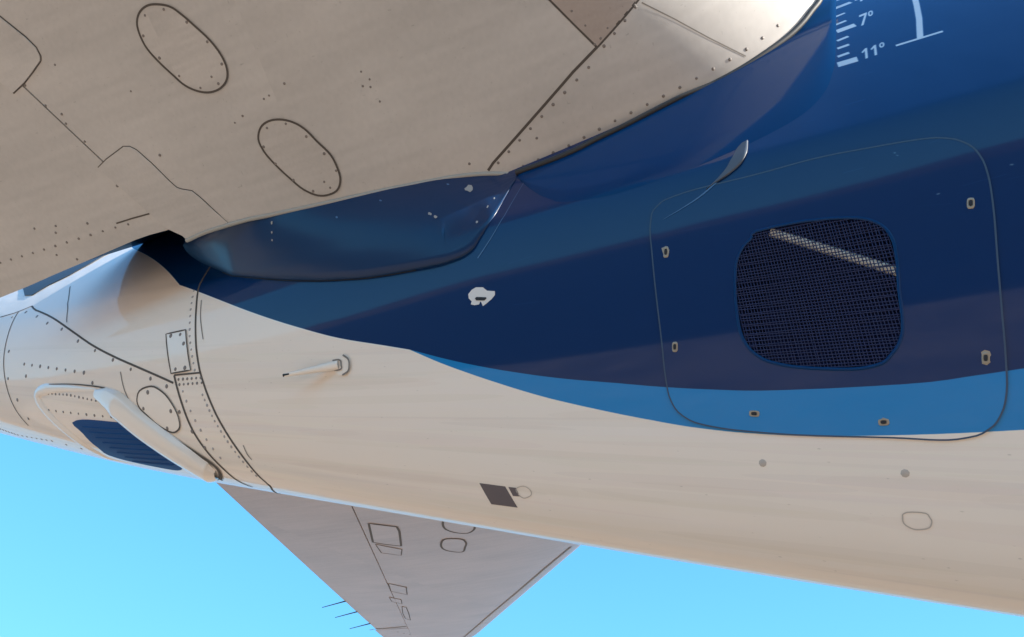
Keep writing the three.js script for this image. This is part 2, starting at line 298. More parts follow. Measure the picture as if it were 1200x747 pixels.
// ---------------------------------------------------------------- ground
function sheet(name, x0, x1, z0, z1, y, tile, material) {
  const b = new MB(), n = 8; for (let i = 0; i <= n; i++) for (let j = 0; j <= n; j++) { const x = lerp(x0, x1, i / n), z = lerp(z0, z1, j / n); b.add(new THREE.Vector3(x, y, z), x / tile, z / tile); }
  for (let i = 0; i < n; i++) for (let j = 0; j < n; j++) { const a = i * (n + 1) + j; b.quad(a, a + 1, a + n + 2, a + n + 1); }
  const m = new THREE.Mesh(b.geo(), material); m.name = name; m.receiveShadow = true; m.userData.kind = 'structure'; scene.add(m); return m;
}
const groundMat = new THREE.MeshStandardMaterial({ map: concreteTex, color: lin(.10, .095, .09), roughness: .95 });
const apronMat = new THREE.MeshStandardMaterial({ map: concreteTex, color: lin(1.0, .83, .70), roughness: .9 });
sheet('ground', -3000, 3000, -3000, 3000, 0, 5, groundMat);
sheet('apron', -60, 60, -60, 9, .006, 5, apronMat);

{ // low dry hills all round the airfield
  const b = new MB(), n = 240, rows = [];
  for (let r = 0; r < 4; r++) { const row = []; for (let i = 0; i < n; i++) { const a = i / n * 2 * Math.PI, R = 1500 + [0, 160, 420, 700][r], h = [-1, .55, 1, 0][r] * (26 + 34 * nz(i / n * 18, 3 + r, 18) + 12 * nz2(i / n * 60, r, 60)); row.push(b.add(new THREE.Vector3(R * Math.cos(a), h, R * Math.sin(a)), i / n * 40, r)); } rows.push(row); }
  for (let r = 0; r < 3; r++) for (let i = 0; i < n; i++) { const j = (i + 1) % n; b.quad(rows[r][i], rows[r + 1][i], rows[r + 1][j], rows[r][j]); }
  const m = new THREE.Mesh(b.geo(), new THREE.MeshStandardMaterial({ map: concreteTex, color: lin(.50, .36, .27), roughness: 1, side: THREE.DoubleSide })); m.name = 'hills'; m.userData.kind = 'structure'; scene.add(m);
}

// ---------------------------------------------------------------- aircraft
const craft = new THREE.Group(); craft.name = 'aircraft'; scene.add(craft);
craft.userData = { label: 'blue and white jet airliner, its tail and stabilizers seen from beneath', category: 'airplane' };
const RV = rng(77);

const SEAM = [...[[-2.1176,4.46],[-2.1479,12.16],[-2.1877,20.96],[-2.2271,30.4],[-2.2585,40.34],[-2.283,49.36],[-2.2981,58.51],[-2.3086,67.79],[-2.3203,77.36],[-2.3345,85.5]]].sort((a, b) => a[1] - b[1]); SEAM.unshift([SEAM[0][0] + .02, 0]); SEAM.push([SEAM[SEAM.length - 1][0], 181]);
const seamX = (f) => { f = Math.abs(f); let i = 0; while (i < SEAM.length - 2 && f > SEAM[i + 1][1]) i++; return lerp(SEAM[i][0], SEAM[i + 1][0], (f - SEAM[i][1]) / (SEAM[i + 1][1] - SEAM[i][1])); };
const doorLine = dense([[-0.6313,79.93],[-0.6428,72.51],[-0.653,62.21],[-0.6615,51.6],[-0.6702,42.16],[-0.6687,37.04],[-0.65,33.66],[-0.6059,31.59],[-0.5065,30.28],[-0.3698,29.68],[-0.2432,29.6],[-0.1553,29.31],[-0.1046,29.83],[-0.0661,31.32],[-0.0399,33.91],[-0.0215,37.52],[-0.0057,43.42],[0.0146,52.5],[0.0363,61.63],[0.0597,70.57],[0.07,75.7],[0.0699,78.71],[0.0575,81.24],[0.026,83.03],[-0.0185,83.92],[-0.1162,84.63],[-0.2394,85.17],[-0.3741,84.9],[-0.4756,84.94],[-0.5617,84.51],[-0.6086,83.18]], 4, true, true);
const grilleLine = dense([[-0.357,73.88],[-0.3106,73.92],[-0.2574,73.63],[-0.2068,73.03],[-0.172,72.21],[-0.144,70.52],[-0.1309,67.94],[-0.1324,64.25],[-0.1467,57.66],[-0.1553,52.32],[-0.1671,48.55],[-0.1925,45.37],[-0.2293,43.22],[-0.2718,42.75],[-0.353,43.33],[-0.4225,44.79],[-0.4587,47.09],[-0.4764,50.71],[-0.4754,57.01],[-0.4617,64.7],[-0.4431,69.24],[-0.4087,72.24]], 4, true, true);
const inletLine = dense([[-3.0871,22],[-2.9252,23.76],[-2.7595,23.94],[-2.6813,18.02],[-2.5998,9.7],[-2.5523,-0.06],[-2.6868,-2.75],[-2.8192,-3],[-2.9499,-2.21],[-3.0345,5.25],[-3.0749,14.19]], 4, true, true);

function skin(x0, x1, nx, xs, holes) { // x0, x1: functions of the angle
  const b = new MB(), fs = [];
  for (let f = -180; f <= 180.01; f += (f >= 80 && f < 96) ? .5 : (f >= 66 && f < 100) ? 1 : 2) fs.push(f);
  const X = xs || Array.from({ length: nx + 1 }, (_, i) => i / nx), id = [];
  for (const f of fs) { const row = []; for (const t of X) { const x = lerp(x0(f), x1(f), t), q = livUV([x, f]); row.push([b.add(V(bodyP(x, f)), q[0], q[1]), [x, f]]); } id.push(row); }
  for (let j = 0; j + 1 < id.length; j++) for (let i = 0; i + 1 < X.length; i++) {
    const c = [id[j][i], id[j][i + 1], id[j + 1][i + 1], id[j + 1][i]];
    if (holes.some(h => c.some(k => inside(k[1], h)) || (inside([(c[0][1][0] + c[1][1][0]) / 2, (c[0][1][1] + c[2][1][1]) / 2], h)))) continue;
    b.quad(c[0][0], c[3][0], c[2][0], c[1][0]);
  }
  return b.geo();
}
const xsF = []; { for (let i = 0; i <= 80; i++) xsF.push(i / 80 * .2); for (let i = 1; i <= 20; i++) xsF.push(.2 + .8 * i / 20); }
const fuselage = part('fuselage', skin(f => seamX(f) + .003, () => 19, 0, xsF, [grilleLine]), M.paint, craft);
{ // rounded front end
  const b = new MB(), rows = []; for (let k = 0; k <= 8; k++) { const a = k / 8 * Math.PI / 2, s = Math.cos(a); rows.push(Array.from({ length: 48 }, (_, j) => { const p = V(bodyP(19, -180 + j * 7.5)), c = new THREE.Vector3(19, 2.6, 0); return b.add(c.clone().lerp(p, s).add(new THREE.Vector3(3 * Math.sin(a), 0, 0)), 1, livUV([.9, -180 + j * 7.5])[1]); })); }
  for (let k = 0; k < 8; k++) for (let j = 0; j < 48; j++) { const l = (j + 1) % 48; b.quad(rows[k][j], rows[k][l], rows[k + 1][l], rows[k + 1][j]); }
  part('nose', b.geo(), M.paint, craft);
}
const tailCone = part('tail_cone', skin(() => -6, f => seamX(f) - .003, 70, null, []), M.paint, craft);
{ const b = new MB(), c = b.add(new THREE.Vector3(-6, (secB(-6) + secT(-6)) / 2, 0)), r = []; for (let j = 0; j < 48; j++) r.push(b.add(V(bodyP(-6, -180 + j * 7.5)))); for (let j = 0; j < 48; j++) b.tri(c, r[j], r[(j + 1) % 48]); part('exhaust_cover', b.geo(), M.gap, tailCone); }

// joints of the tail cone
const seamPts = []; for (let f = -100; f <= 95; f += 3) seamPts.push([seamX(f), f]);
part('panel_joint', [ribbon(BODY, seamPts, .011, .001)], M.joint, tailCone);
const jl = (px, w = .009, smooth = true, m = M.joint, parent = tailCone) => part('panel_joint', ribbon(BODY, dense(px, 6, smooth), w, .0012), m, parent);
jl([[-2.4179,47.61],[-2.3967,36.41],[-2.3685,23.34],[-2.3307,13.89],[-2.289,5.89],[-2.2484,-3.01],[-2.2205,-5.55]], .012);
jl([[-2.4179,47.61],[-2.3497,48.14],[-2.2792,48.64]], .008, false);
jl([[-3.546,92.43],[-3.293,81.49],[-3.0775,70.59],[-2.9044,61.99],[-2.7584,56.13],[-2.6274,51.54],[-2.5162,47.61],[-2.4256,44.23]], .010);
jl([[-3.777,88.35],[-3.6426,90.4],[-3.546,92.43]], .007);
jl([[-3.6324,90.74],[-3.612,74.09],[-3.6031,54.03],[-3.5852,37.41],[-3.5613,23.2],[-3.5204,11.75]], .007);
jl([[-3.3375,99.82],[-3.2155,88.98],[-3.1473,76.64]], .006, true, M.softJoint);
jl([[-2.7261,49.15],[-2.7091,40.24],[-2.6749,32.19]], .006, true, M.softJoint);
jl([[-2.2997,80.27],[-2.2881,72.52],[-2.2646,62.77]], .005, true, M.softJoint, fuselage);
jl([[-2.1336,18.88],[-2.128,14.98],[-2.1164,12.91]], .005, true, M.softJoint, fuselage);
function coverPlate(name, s, outline, parent, { mat = M.cover, jw = .008, jm = M.joint, th = .0025, rivets = null, rr = .005, rm = M.rivet, uv = null } = {}) {
  const p = part(name, plate(s, outline, th, th + .001, { uv }), mat, parent);
  part('panel_joint', ribbon(s, outline, jw, th + .0008, { closed: true }), jm, p.parent === craft ? p : parent);
  if (rivets) part('fastener', heads(s, rivets, rr, .0012, th, 3), rm, p.parent === craft ? p : parent, { kind: 'stuff' });
  return p;
}
coverPlate('access_panel', BODY, dense([[-2.4642,65.95],[-2.358,67.32],[-2.3265,49.77],[-2.4311,48.36]], 5, false, true), tailCone, { mat: M.white, jw: .007, rivets: [[-2.4369,65.05],[-2.3858,65.38],[-2.3641,61.33],[-2.407,50.22],[-2.357,50.73]], rr: .009 });
coverPlate('access_panel', BODY, dense([[-2.6395,36.41],[-2.6009,41.3],[-2.5453,42.57],[-2.4912,40.36],[-2.4419,34.39],[-2.425,28.35],[-2.4401,23.6],[-2.4796,21.69],[-2.5338,23.69],[-2.5989,28.94],[-2.6339,32.4]], 4, true, true), tailCone, { mat: M.white, jw: .008, rivets: [[-2.5713,39.79],[-2.6122,32.1],[-2.4599,31.64],[-2.5034,23.52]], rr: .0095 });
// fasteners of the tail cone
part('fastener', heads(BODY, [...[[-3.1689,72.72],[-3.024,65.13],[-2.8954,59.79],[-2.774,54.91],[-2.6633,50.36],[-2.5512,46.06],[-2.4645,42.68],[-2.4167,31.45],[-2.3744,22.92],[-2.3352,15.85],[-3.5568,89.17],[-3.4251,83.76],[-3.3057,77.64],[-3.6549,86.37],[-3.568,61.19],[-3.5671,43.62],[-3.5172,30.09],[-3.4823,17.63],[-3.4108,45.77],[-2.9117,43.47]], ...along([[-3.4244,52.97],[-2.9658,48.58]], 8, RV)], .0085, .0015, 0, 5), M.rivet, tailCone, { kind: 'stuff' });
part('fastener', heads(BODY, [...along([[-3.3007,36.12],[-3.091,36.47],[-2.9061,34.35]], 15, RV), ...along([[-3.2737,26.07],[-3.0018,26.34],[-2.8306,26.45]], 9, RV), ...along([[-3.8704,-0.45],[-3.7488,-3.92],[-3.424,0.2],[-3.2064,-0.97]], 16, RV), ...along([[-2.3967,45.74],[-2.2811,46.47]], 6, RV), ...along([[-2.3946,43.51],[-2.279,44.3]], 6, RV)], .006, .0015, 0, 6), M.rivet, tailCone, { kind: 'stuff' });
part('fastener', heads(BODY, [...along([[-2.3582,85.4],[-2.3491,75.67],[-2.3366,64.2],[-2.3201,55.63],[-2.3089,49.76]], 13, RV), ...along([[-2.2816,39.23],[-2.2445,28.53],[-2.2027,19.02],[-2.1646,11.18],[-2.1346,5.05]], 17, RV), ...along([[-2.3806,40.55],[-2.3595,32.8],[-2.3208,21.79],[-2.2755,11.73]], 8, RV)], .006, .0012, 0, 8), M.paleRivet, tailCone, { kind: 'stuff' });

// air inlet scoop under the tail cone
{
  const hump = (h, e) => (t) => h * Math.pow(Math.max(0, 1 - t * t), e);
  part('inlet_scoop', ribbon(BODY, dense([[-2.8979,37.89],[-2.834,36.45],[-2.7583,32.16],[-2.6559,23.96],[-2.5439,15.59],[-2.4522,8.72],[-2.3808,2.46],[-2.3515,0.83]], 8), .115, -.002, { cols: 16, profile: hump(.034, .42), taper: (t) => Math.min(1, .35 + 2.4 * t) * (t > .86 ? 1 - .5 * (t - .86) / .14 : 1) }), M.white, tailCone);
  part('scoop_rim', ribbon(BODY, dense([[-2.8939,40.07],[-3.0527,40.12],[-3.1998,39.43],[-3.2755,38.28],[-3.3299,35.41],[-3.3354,31.23],[-3.2997,24.71],[-3.2286,15.69],[-3.1599,7.11],[-3.098,-1.87],[-3.0052,-8.55],[-2.8579,-7.58]], 8), .05, -.002, { cols: 10, profile: hump(.011, .8), taper: (t) => Math.min(1, .3 + 3 * t, .2 + 3 * (1 - t)) }), M.white, tailCone);
  part('panel_joint', ribbon(BODY, dense([[-3.2224,41.73],[-3.0492,42.4],[-2.8911,41.8],[-2.7951,39.56],[-2.7008,34.12],[-2.5954,26.92],[-2.4817,18.81],[-2.3771,11.63],[-2.3257,7.1],[-2.3225,3.23],[-2.3612,-3.02]], 8), .015, .004, { taper: (t) => .2 + .9 * t }), M.joint, tailCone);
  const scr = part('inlet_screen', plate(BODY, inletLine, .004, .006, { rings: 4 }), M.inletBlue, tailCone);
  const sl = []; for (let k = 1; k < 9; k++) { const t = k / 9, a = [[-3.0767,21.62],[-2.7724,23.38],[-2.8223,-4.03],[-2.546,0.79]]; sl.push(ribbon(BODY, dense([[lerp(a[0][0], a[2][0], t), lerp(a[0][1], a[2][1], t)], [lerp(a[1][0], a[3][0], t), lerp(a[1][1], a[3][1], t)]], 10, false), .006, .0042, { cols: 2, profile: (u) => .004 * (1 - u * u) })); }
  part('screen_slat', sl, M.inletBlue, tailCone);
}
function ribbonWall(s, line, o0, o1) { const b = new MB(), n = line.length, A = line.map(q => b.add(on(s, q, o0))), B = line.map(q => b.add(on(s, q, o1))); for (let i = 0; i < n; i++) { const j = (i + 1) % n; b.quad(A[i], A[j], B[j], B[i]); } return b.geo(); }

// access door with mesh screen
{
  const c = centre(grilleLine), n = 120, O = byAngle(doorLine, c, n, 1, .0105), H = byAngle(grilleLine, c, n, 1, .0105);
  const door = part('access_door', plate(BODY, O, .003, .006, { rings: 14, hole: H, uv: livUV }), M.paint, craft, { label: 'large rounded blue access door with a mesh screen' });
  part('panel_joint', ribbon(BODY, doorLine, .0042, .0034, { closed: true }), M.blueJoint, door);
  part('screen_frame', ribbon(BODY, grilleLine, .007, .0036, { closed: true, cols: 4, profile: (t) => .002 * (1 - t * t) }), M.plateBlue, door);
  part('duct_wall', ribbonWall(BODY, H, .002, -.28), M.duct, door);
  part('duct_back', plate(BODY, scaled(H, 1.02, c), -.28, 0, { rings: 4 }), M.duct, door);
  const xs = grilleLine.map(q => q[0]), fs = grilleLine.map(q => q[1]), x0 = Math.min(...xs), x1 = Math.max(...xs), f0 = Math.min(...fs), f1 = Math.max(...fs), R = rng(9);
  const wires = (along) => {
    const b = new MB(), N = along ? 48 : 52;
    for (let k = 1; k < N; k++) {
      const u = (k + (R() - .5) * .12) / N; let run = []; const sl = (R() - .5) * .004;
      const flush = () => { if (run.length > 1) { let last = null; run.forEach((q, i) => { const nn = BODY.n(...q), P = on(BODY, q, .0005 + (along ? .0011 : 0)), A = run[Math.max(i - 1, 0)], B2 = run[Math.min(i + 1, run.length - 1)], side = BODY.p(...B2).sub(BODY.p(...A)).cross(nn).normalize(), w = .0011; const v = [b.add(P.clone().addScaledVector(side, -w).addScaledVector(nn, -.001)), b.add(P.clone().addScaledVector(nn, .0012)), b.add(P.clone().addScaledVector(side, w).addScaledVector(nn, -.001))]; if (last) for (let e = 0; e < 2; e++) b.quad(last[e], last[e + 1], v[e + 1], v[e]); last = v; }); } run = []; };
      for (let i = 0; i <= 60; i++) { const t = i / 60, q = along ? [lerp(x0, x1, t), lerp(f0, f1, u) + sl * 300 * (t - .5)] : [lerp(x0, x1, u) + sl * (t - .5), lerp(f0, f1, t)]; if (inside(q, grilleLine)) run.push(q); else flush(); }
      flush();
    }
    return b.geo();
  };
  part('mesh_screen', [wires(true), wires(false)], M.wire, door);
  const bp = [[-0.3637,73.46],[-0.1359,61.43]], A = on(BODY, bp[0], -.014), B = on(BODY, bp[1], -.014);
  part('brace_bar', tube([A, B], .0105, 10), M.bar, door);
  // bare primer where the paint has chipped round two latches
  for (const q of [[[-0.0427,44.88],[-0.0345,45.29],[-0.0259,44.93],[-0.0254,44.15],[-0.0312,43.57],[-0.0311,42.65],[-0.0396,42.09],[-0.0483,42.44],[-0.0439,43.49]], [[-0.2518,32.74],[-0.2409,33.38],[-0.231,33.06],[-0.2296,32.43],[-0.2389,31.8],[-0.2508,31.95]], [[-0.6181,73.93],[-0.6045,74.29],[-0.5963,73.15],[-0.6009,72.02],[-0.6128,71.41],[-0.6169,72.49]]]) part('paint_chip', plate(BODY, dense(scaled(q, .85), 2, false, true), .0036, .001, { rings: 2 }), M.latch, door);
  // latches: a small ring with a dark slot
  for (const [a, b2] of [[[-0.6078,72.75],[-0.6108,71.38]], [[-0.633,49.9],[-0.6358,48.56]], [[-0.4895,34.08],[-0.478,34]], [[-0.2418,32.43],[-0.2309,32.51]], [[-0.0373,43.61],[-0.0406,42.48]], [[0.0244,71.4],[0.0208,70.38]]]) {
    const d = [b2[0] - a[0], b2[1] - a[1]], P = BODY.p(...a), Tn = BODY.p(...b2).sub(P), Lh = Tn.length(); Tn.normalize(); const N = BODY.n(...a), U = N.clone().cross(Tn).normalize();
    const g = (rx, ry, h, base, ring) => { const b = new MB(), n = 20, rows = []; for (const [k, hh] of ring) rows.push(Array.from({ length: n }, (_, i) => { const t = i / n * 2 * Math.PI; return b.add(P.clone().addScaledVector(Tn, rx * k * Math.sign(Math.cos(t)) * Math.pow(Math.abs(Math.cos(t)), .6)).addScaledVector(U, ry * k * Math.sign(Math.sin(t)) * Math.pow(Math.abs(Math.sin(t)), .6)).addScaledVector(N, base + h * hh)); })); for (let r = 0; r + 1 < rows.length; r++) for (let i = 0; i < n; i++) { const j = (i + 1) % n; b.quad(rows[r][i], rows[r][j], rows[r + 1][j], rows[r + 1][i]); } const cc = b.add(P.clone().addScaledVector(N, base + h * ring[ring.length - 1][1])); for (let i = 0; i < n; i++) b.tri(rows[rows.length - 1][i], rows[rows.length - 1][(i + 1) % n], cc); return b.geo(); };
    const L = part('latch', g(Lh * .95, .0072, .002, .003, [[1, 0], [.9, 1], [.6, 1], [.5, .3]]), M.latch, door);
    part('latch_slot', g(Lh * .5, .0032, .001, .0055, [[1, 0], [.9, 1]]), M.gap, door);
  }
}
// small fittings on the fuselage
{
  const chip = dense([[-1.1805,70.16],[-1.1679,71.28],[-1.1533,71.84],[-1.1315,71.55],[-1.1193,70.39],[-1.0954,69.95],[-1.0969,68.85],[-1.1092,67.75],[-1.1268,66.69],[-1.1386,66.06],[-1.1413,67.12],[-1.1449,67.55],[-1.1501,66.71],[-1.1653,66.63],[-1.176,67.01],[-1.1721,67.87],[-1.1806,68.88]], 2, false, true);
  const cp = part('drain_plate', plate(BODY, chip, .0012, .002, { rings: 3 }), M.primer, fuselage, { label: 'chipped patch of bare primer round a drain slot' });
  part('drain_slot', plate(BODY, dense([[-1.1601,68.63],[-1.1541,68.94],[-1.1245,68.49],[-1.1235,68.18],[-1.1311,67.63],[-1.1568,67.94]], 2, false, true), .0026, .001, { rings: 2 }), M.gap, fuselage);
  // drain mast
  const base = dense([[-1.6819,50.35],[-1.6728,52.81],[-1.6518,53.8],[-1.6294,52.93],[-1.6224,50.13],[-1.6353,47.42],[-1.6595,46.41],[-1.6782,47.54]], 4, true, true);
  const dm = part('drain_mast_base', plate(BODY, base, .004, .005, { rings: 3 }), M.white, fuselage);
  part('panel_joint', ribbon(BODY, dense([[-1.6419,53.76],[-1.6235,52.29],[-1.6208,50.13],[-1.63,47.71],[-1.6511,46.54]], 5), .007, .006), M.softJoint, fuselage);
  part('panel_joint', ribbon(BODY, dense([[-1.6837,51.92],[-1.6634,52.15],[-1.652,50.24],[-1.6639,48.43],[-1.6807,48.32]], 5), .006, .006), M.softJoint, fuselage);
  const tip = V([[-1.8412,3.2735,0.3658]][0]), root = V([[-1.6652,3.2921,0.3386]][0]), rr = V([[-1.696,3.2966,0.3354]][0]);
  const mast = []; { const b = new MB(), n = 12, rows = [], d = tip.clone().sub(root).normalize(), N = BODY.n(...[[-1.6652,50.29]][0]), w = d.clone().cross(N).normalize(), hN = w.clone().cross(d);
    for (let k = 0; k <= 8; k++) { const t = k / 8, p = root.clone().lerp(tip, t), rx = lerp(.016, .0058, t), ry = lerp(.012, .0045, t); rows.push(Array.from({ length: n }, (_, i) => b.add(p.clone().addScaledVector(w, rx * Math.cos(i / n * 6.2832)).addScaledVector(hN, ry * Math.sin(i / n * 6.2832))))); }
    for (let k = 0; k < 8; k++) for (let i = 0; i < n; i++) { const j = (i + 1) % n; b.quad(rows[k][i], rows[k][j], rows[k + 1][j], rows[k + 1][i]); }
    mast.push(b.geo()); }
  part('drain_mast', mast, M.white, fuselage, { label: 'white tapered drain mast pointing aft' });
  part('drain_mast_tip', tube([tip.clone().lerp(root, .1), tip.clone().lerp(root, -.02)], [.0055, .005], 12), M.gap, fuselage);
  // placards
  part('placard', plate(BODY, dense([[-1.2422,13.76],[-1.1645,13.59],[-1.1444,8.04],[-1.2231,7.99]], 4, false, true), .0012, .002, { rings: 3 }), M.placard, fuselage);
  part('placard', plate(BODY, dense([[-1.1543,13.57],[-1.1329,13.55],[-1.128,11.33],[-1.1472,11.23]], 3, false, true), .0012, .002, { rings: 2 }), M.placard, fuselage);
  part('panel_joint', ribbon(BODY, dense([[-1.129,13.59],[-1.1072,14.25],[-1.0919,13.51],[-1.094,11.93],[-1.1165,10.99],[-1.1292,11.77]], 4, true, true), .003, .0012, { closed: true }), M.stain, fuselage);
  part('panel_joint', ribbon(BODY, dense([[-0.2526,15.65],[-0.248,16.28],[-0.2354,16.6],[-0.2177,16.68],[-0.2052,15.92],[-0.2049,14.92],[-0.2159,13.95],[-0.2341,13.63],[-0.2503,14.2]], 4, true, true), .003, .0012, { closed: true }), M.stain, fuselage);
  for (const q of [[-0.4971,23.88],[-0.2283,23.29]]) part('fastener', heads(BODY, [q], .0085, .0012, 0, 4), M.stain, fuselage);
}
// rub plate on which the stabilizer root slides
{
  const lo = dense([[0.0802,136.58],[-0.0079,118.44],[-0.0637,107.78],[-0.1165,99.93],[-0.1676,95.88],[-0.2406,93.32],[-0.3646,91.34],[-0.5284,89.69],[-0.7128,88.35],[-0.8338,89.37],[-0.9127,91.57],[-0.9659,94.26],[-1.0056,96.94]], 8), up = dense([[0.0213,136.09],[-0.0213,130.61],[-0.0889,119.68],[-0.1752,113.63],[-0.2744,109.82],[-0.3924,107.27],[-0.4962,105.61],[-0.6275,103.52],[-0.7607,101.38],[-0.8417,100.08],[-0.9105,99.29],[-0.9666,98.83],[-1.0149,98.37]], 8);
  const b = new MB(), n = lo.length, K = 8, rows = [];
  for (let i = 0; i < n; i++) rows.push(Array.from({ length: K + 1 }, (_, k) => { const t = k / K, q = [lerp(lo[i][0], up[i][0], t), lerp(lo[i][1], up[i][1], t)]; return b.add(on(BODY, q, .004 * Math.min(1, t * 8 + .02)), q[0], q[1] * .01); }));
  for (let i = 0; i + 1 < n; i++) for (let k = 0; k < K; k++) b.quad(rows[i][k], rows[i][k + 1], rows[i + 1][k + 1], rows[i + 1][k]);
  part('rub_plate', b.geo(), M.plateBlue, craft, { label: 'paler blue smooth plate round the stabilizer root' });
}
// scuffed fairing under the stabilizer root: bulges out from the skin over a dark lower gap
{
  const lo = dense([[-2.657,107.9],[-2.5612,102.59],[-2.4268,97.28],[-2.253,92.15],[-2.0324,86.67],[-1.8248,82.74],[-1.6404,80.61],[-1.4714,79.76],[-1.3138,79.91],[-1.2237,80.56],[-1.1643,82.04],[-1.1269,85.18],[-1.0756,90.73],[-1.0239,97.31]], 6), up = dense([[-2.6787,111.51],[-2.6417,112.92],[-2.5982,114.65],[-2.464,114.24],[-2.2795,113.18],[-2.1262,111.98],[-1.9293,109.93],[-1.7514,108.58],[-1.5856,107.36],[-1.4669,106.25],[-1.3545,105.23],[-1.244,103.41],[-1.1227,101.13],[-1.0216,98.72]], 6);
  const upN = dense([[-2.258,0.644],[-2.2161,0.6496],[-2.1666,0.656],[-2.0744,0.6546],[-1.9503,0.6503],[-1.8481,0.6446],[-1.7176,0.6335],[-1.5899,0.6247],[-1.4663,0.6157],[-1.3768,0.607],[-1.2892,0.5981],[-1.2061,0.5821],[-1.1122,0.5598],[-1.0328,0.5336]], 6);
  const b = new MB(), n = Math.min(lo.length, up.length), K = 12, rows = [], lip = [];
  const fairP = (s, t) => { // s along it, t from the lower edge up to the stabilizer root
    const i = Math.min(n - 1, Math.round(s * (n - 1))), full = Math.min(1, s * 5, (1 - s) * 2.6), k = Math.sin(Math.PI * Math.min(1, t * .92 + .04));
    const q = [lerp(lo[i][0], up[i][0], t), lerp(lo[i][1], up[i][1], t)], skin = on(BODY, q, .002 + full * .012), flat = on(BODY, lo[i], .002 + full * .009).lerp(on(NEAR, upN[i], -.005), t).addScaledVector(BODY.n(...q), full * .022 * k);
    return BODY.n(...q).dot(flat.clone().sub(skin)) > 0 ? flat : skin;
  };
  for (let i = 0; i < n; i++) { rows.push(Array.from({ length: K + 1 }, (_, k) => b.add(fairP(i / (n - 1), k / K), i * .012, k * .03))); lip.push(b.add(on(BODY, lo[i], -.004))); }
  for (let i = 0; i + 1 < n; i++) { for (let k = 0; k < K; k++) b.quad(rows[i][k], rows[i][k + 1], rows[i + 1][k + 1], rows[i + 1][k]); b.quad(lip[i], rows[i][0], rows[i + 1][0], lip[i + 1]); }
  const fr = part('root_fairing', b.geo(), M.fairing, craft, { label: 'scuffed blue fairing under the stabilizer root' });
  part('panel_joint', ribbon(BODY, lo.slice(20, -34), .009, .0012), M.gap, fr);
  // scuffs and chips in its paint
  const R = rng(31), flake = (s, t, r, mat) => { const bb = new MB(), P = fairP(s, t), A = fairP(Math.min(.999, s + .02), t).sub(fairP(s - .02, t)).normalize(), B = fairP(s, Math.min(1, t + .05)).sub(fairP(s, t - .05)).normalize(), N = A.clone().cross(B).normalize(); if (N.z < 0) N.negate(); const c = bb.add(P.clone().addScaledVector(N, .0022)), o = []; for (let k = 0; k < 9; k++) { const a = k / 9 * 6.2832, rr = r * (.6 + .7 * R()); o.push(bb.add(P.clone().addScaledVector(A, rr * .8 * Math.cos(a)).addScaledVector(B, rr * 1.1 * Math.sin(a)).addScaledVector(N, .0018))); } for (let k = 0; k < 9; k++) bb.tri(c, o[k], o[(k + 1) % 9]); part('paint_chip', bb.geo(), mat, fr); };
  flake(.86, .72, .017, M.paleRivet); flake(.70, .5, .007, M.paleRivet); flake(.71, .45, .006, M.paleRivet); flake(.93, .3, .005, M.paleRivet); flake(.90, .24, .005, M.paleRivet); flake(.87, .18, .005, M.paleRivet); flake(.36, .78, .005, M.paleRivet); flake(.36, .62, .004, M.paleRivet); flake(.355, .5, .004, M.paleRivet); flake(.16, .7, .006, M.paleRivet); flake(.8, .85, .005, M.scratch); flake(.6, .8, .006, M.scratch); flake(.5, .7, .005, M.scratch);
  part('panel_joint', ribbon(BODY, dense([[-0.9834,97.31],[-1.0233,92.35],[-1.0754,86.1],[-1.1381,79.95]], 6), .0045, .0012, { taper: (t) => .3 + .7 * t }), M.scratch, craft);
}
// small raised lip on the rub plate's lower edge, greyed to carry a glint
{
  const A = dense([[-0.3585,91.83],[-0.3671,90.19],[-0.3874,87.91],[-0.4156,86.54],[-0.4517,85.34],[-0.4813,84.32]], 6), B = dense([[-0.3736,91.68],[-0.3889,90.92],[-0.406,89.38],[-0.4253,87.5],[-0.4549,85.68],[-0.4812,84.37]], 6), b = new MB(), rows = [];
  A.forEach((q, i) => { const r = B[i]; rows.push([0, .25, .5, .75, 1].map(t => { const m = [lerp(q[0], r[0], t), lerp(q[1], r[1], t)]; return b.add(on(BODY, m, .0043 + .0015 * (1 - t)), t, i); })); rows[i].push(b.add(on(BODY, q, .001))); });
  for (let i = 0; i + 1 < rows.length; i++) { for (let k = 0; k < 4; k++) b.quad(rows[i][k], rows[i][k + 1], rows[i + 1][k + 1], rows[i + 1][k]); b.quad(rows[i][5], rows[i][0], rows[i + 1][0], rows[i + 1][5]); }
  part('glint_lip', b.geo(), M.glintLip, craft);
  part('panel_joint', ribbon(BODY, dense([[-0.4541,85.21],[-0.5012,83.08],[-0.5472,81.57],[-0.5981,80.08]], 6), .006, .0042, { taper: (t) => 1 - .8 * t }), M.scratch, craft);
}
part('gap_shade_plate', plate(BODY, dense([[-3.2932,134.09],[-3.4932,133.76],[-3.6952,126.25],[-3.8962,112.33],[-3.721,100.92],[-3.6397,99.74],[-3.5733,104.69],[-3.4703,108.65],[-3.388,115.84],[-3.3064,131.31]], 3, false, true), .004, .005, { rings: 4 }), M.charcoal, craft);  // dark plate, its charcoal stands for the shadowed gap beside the elevator root

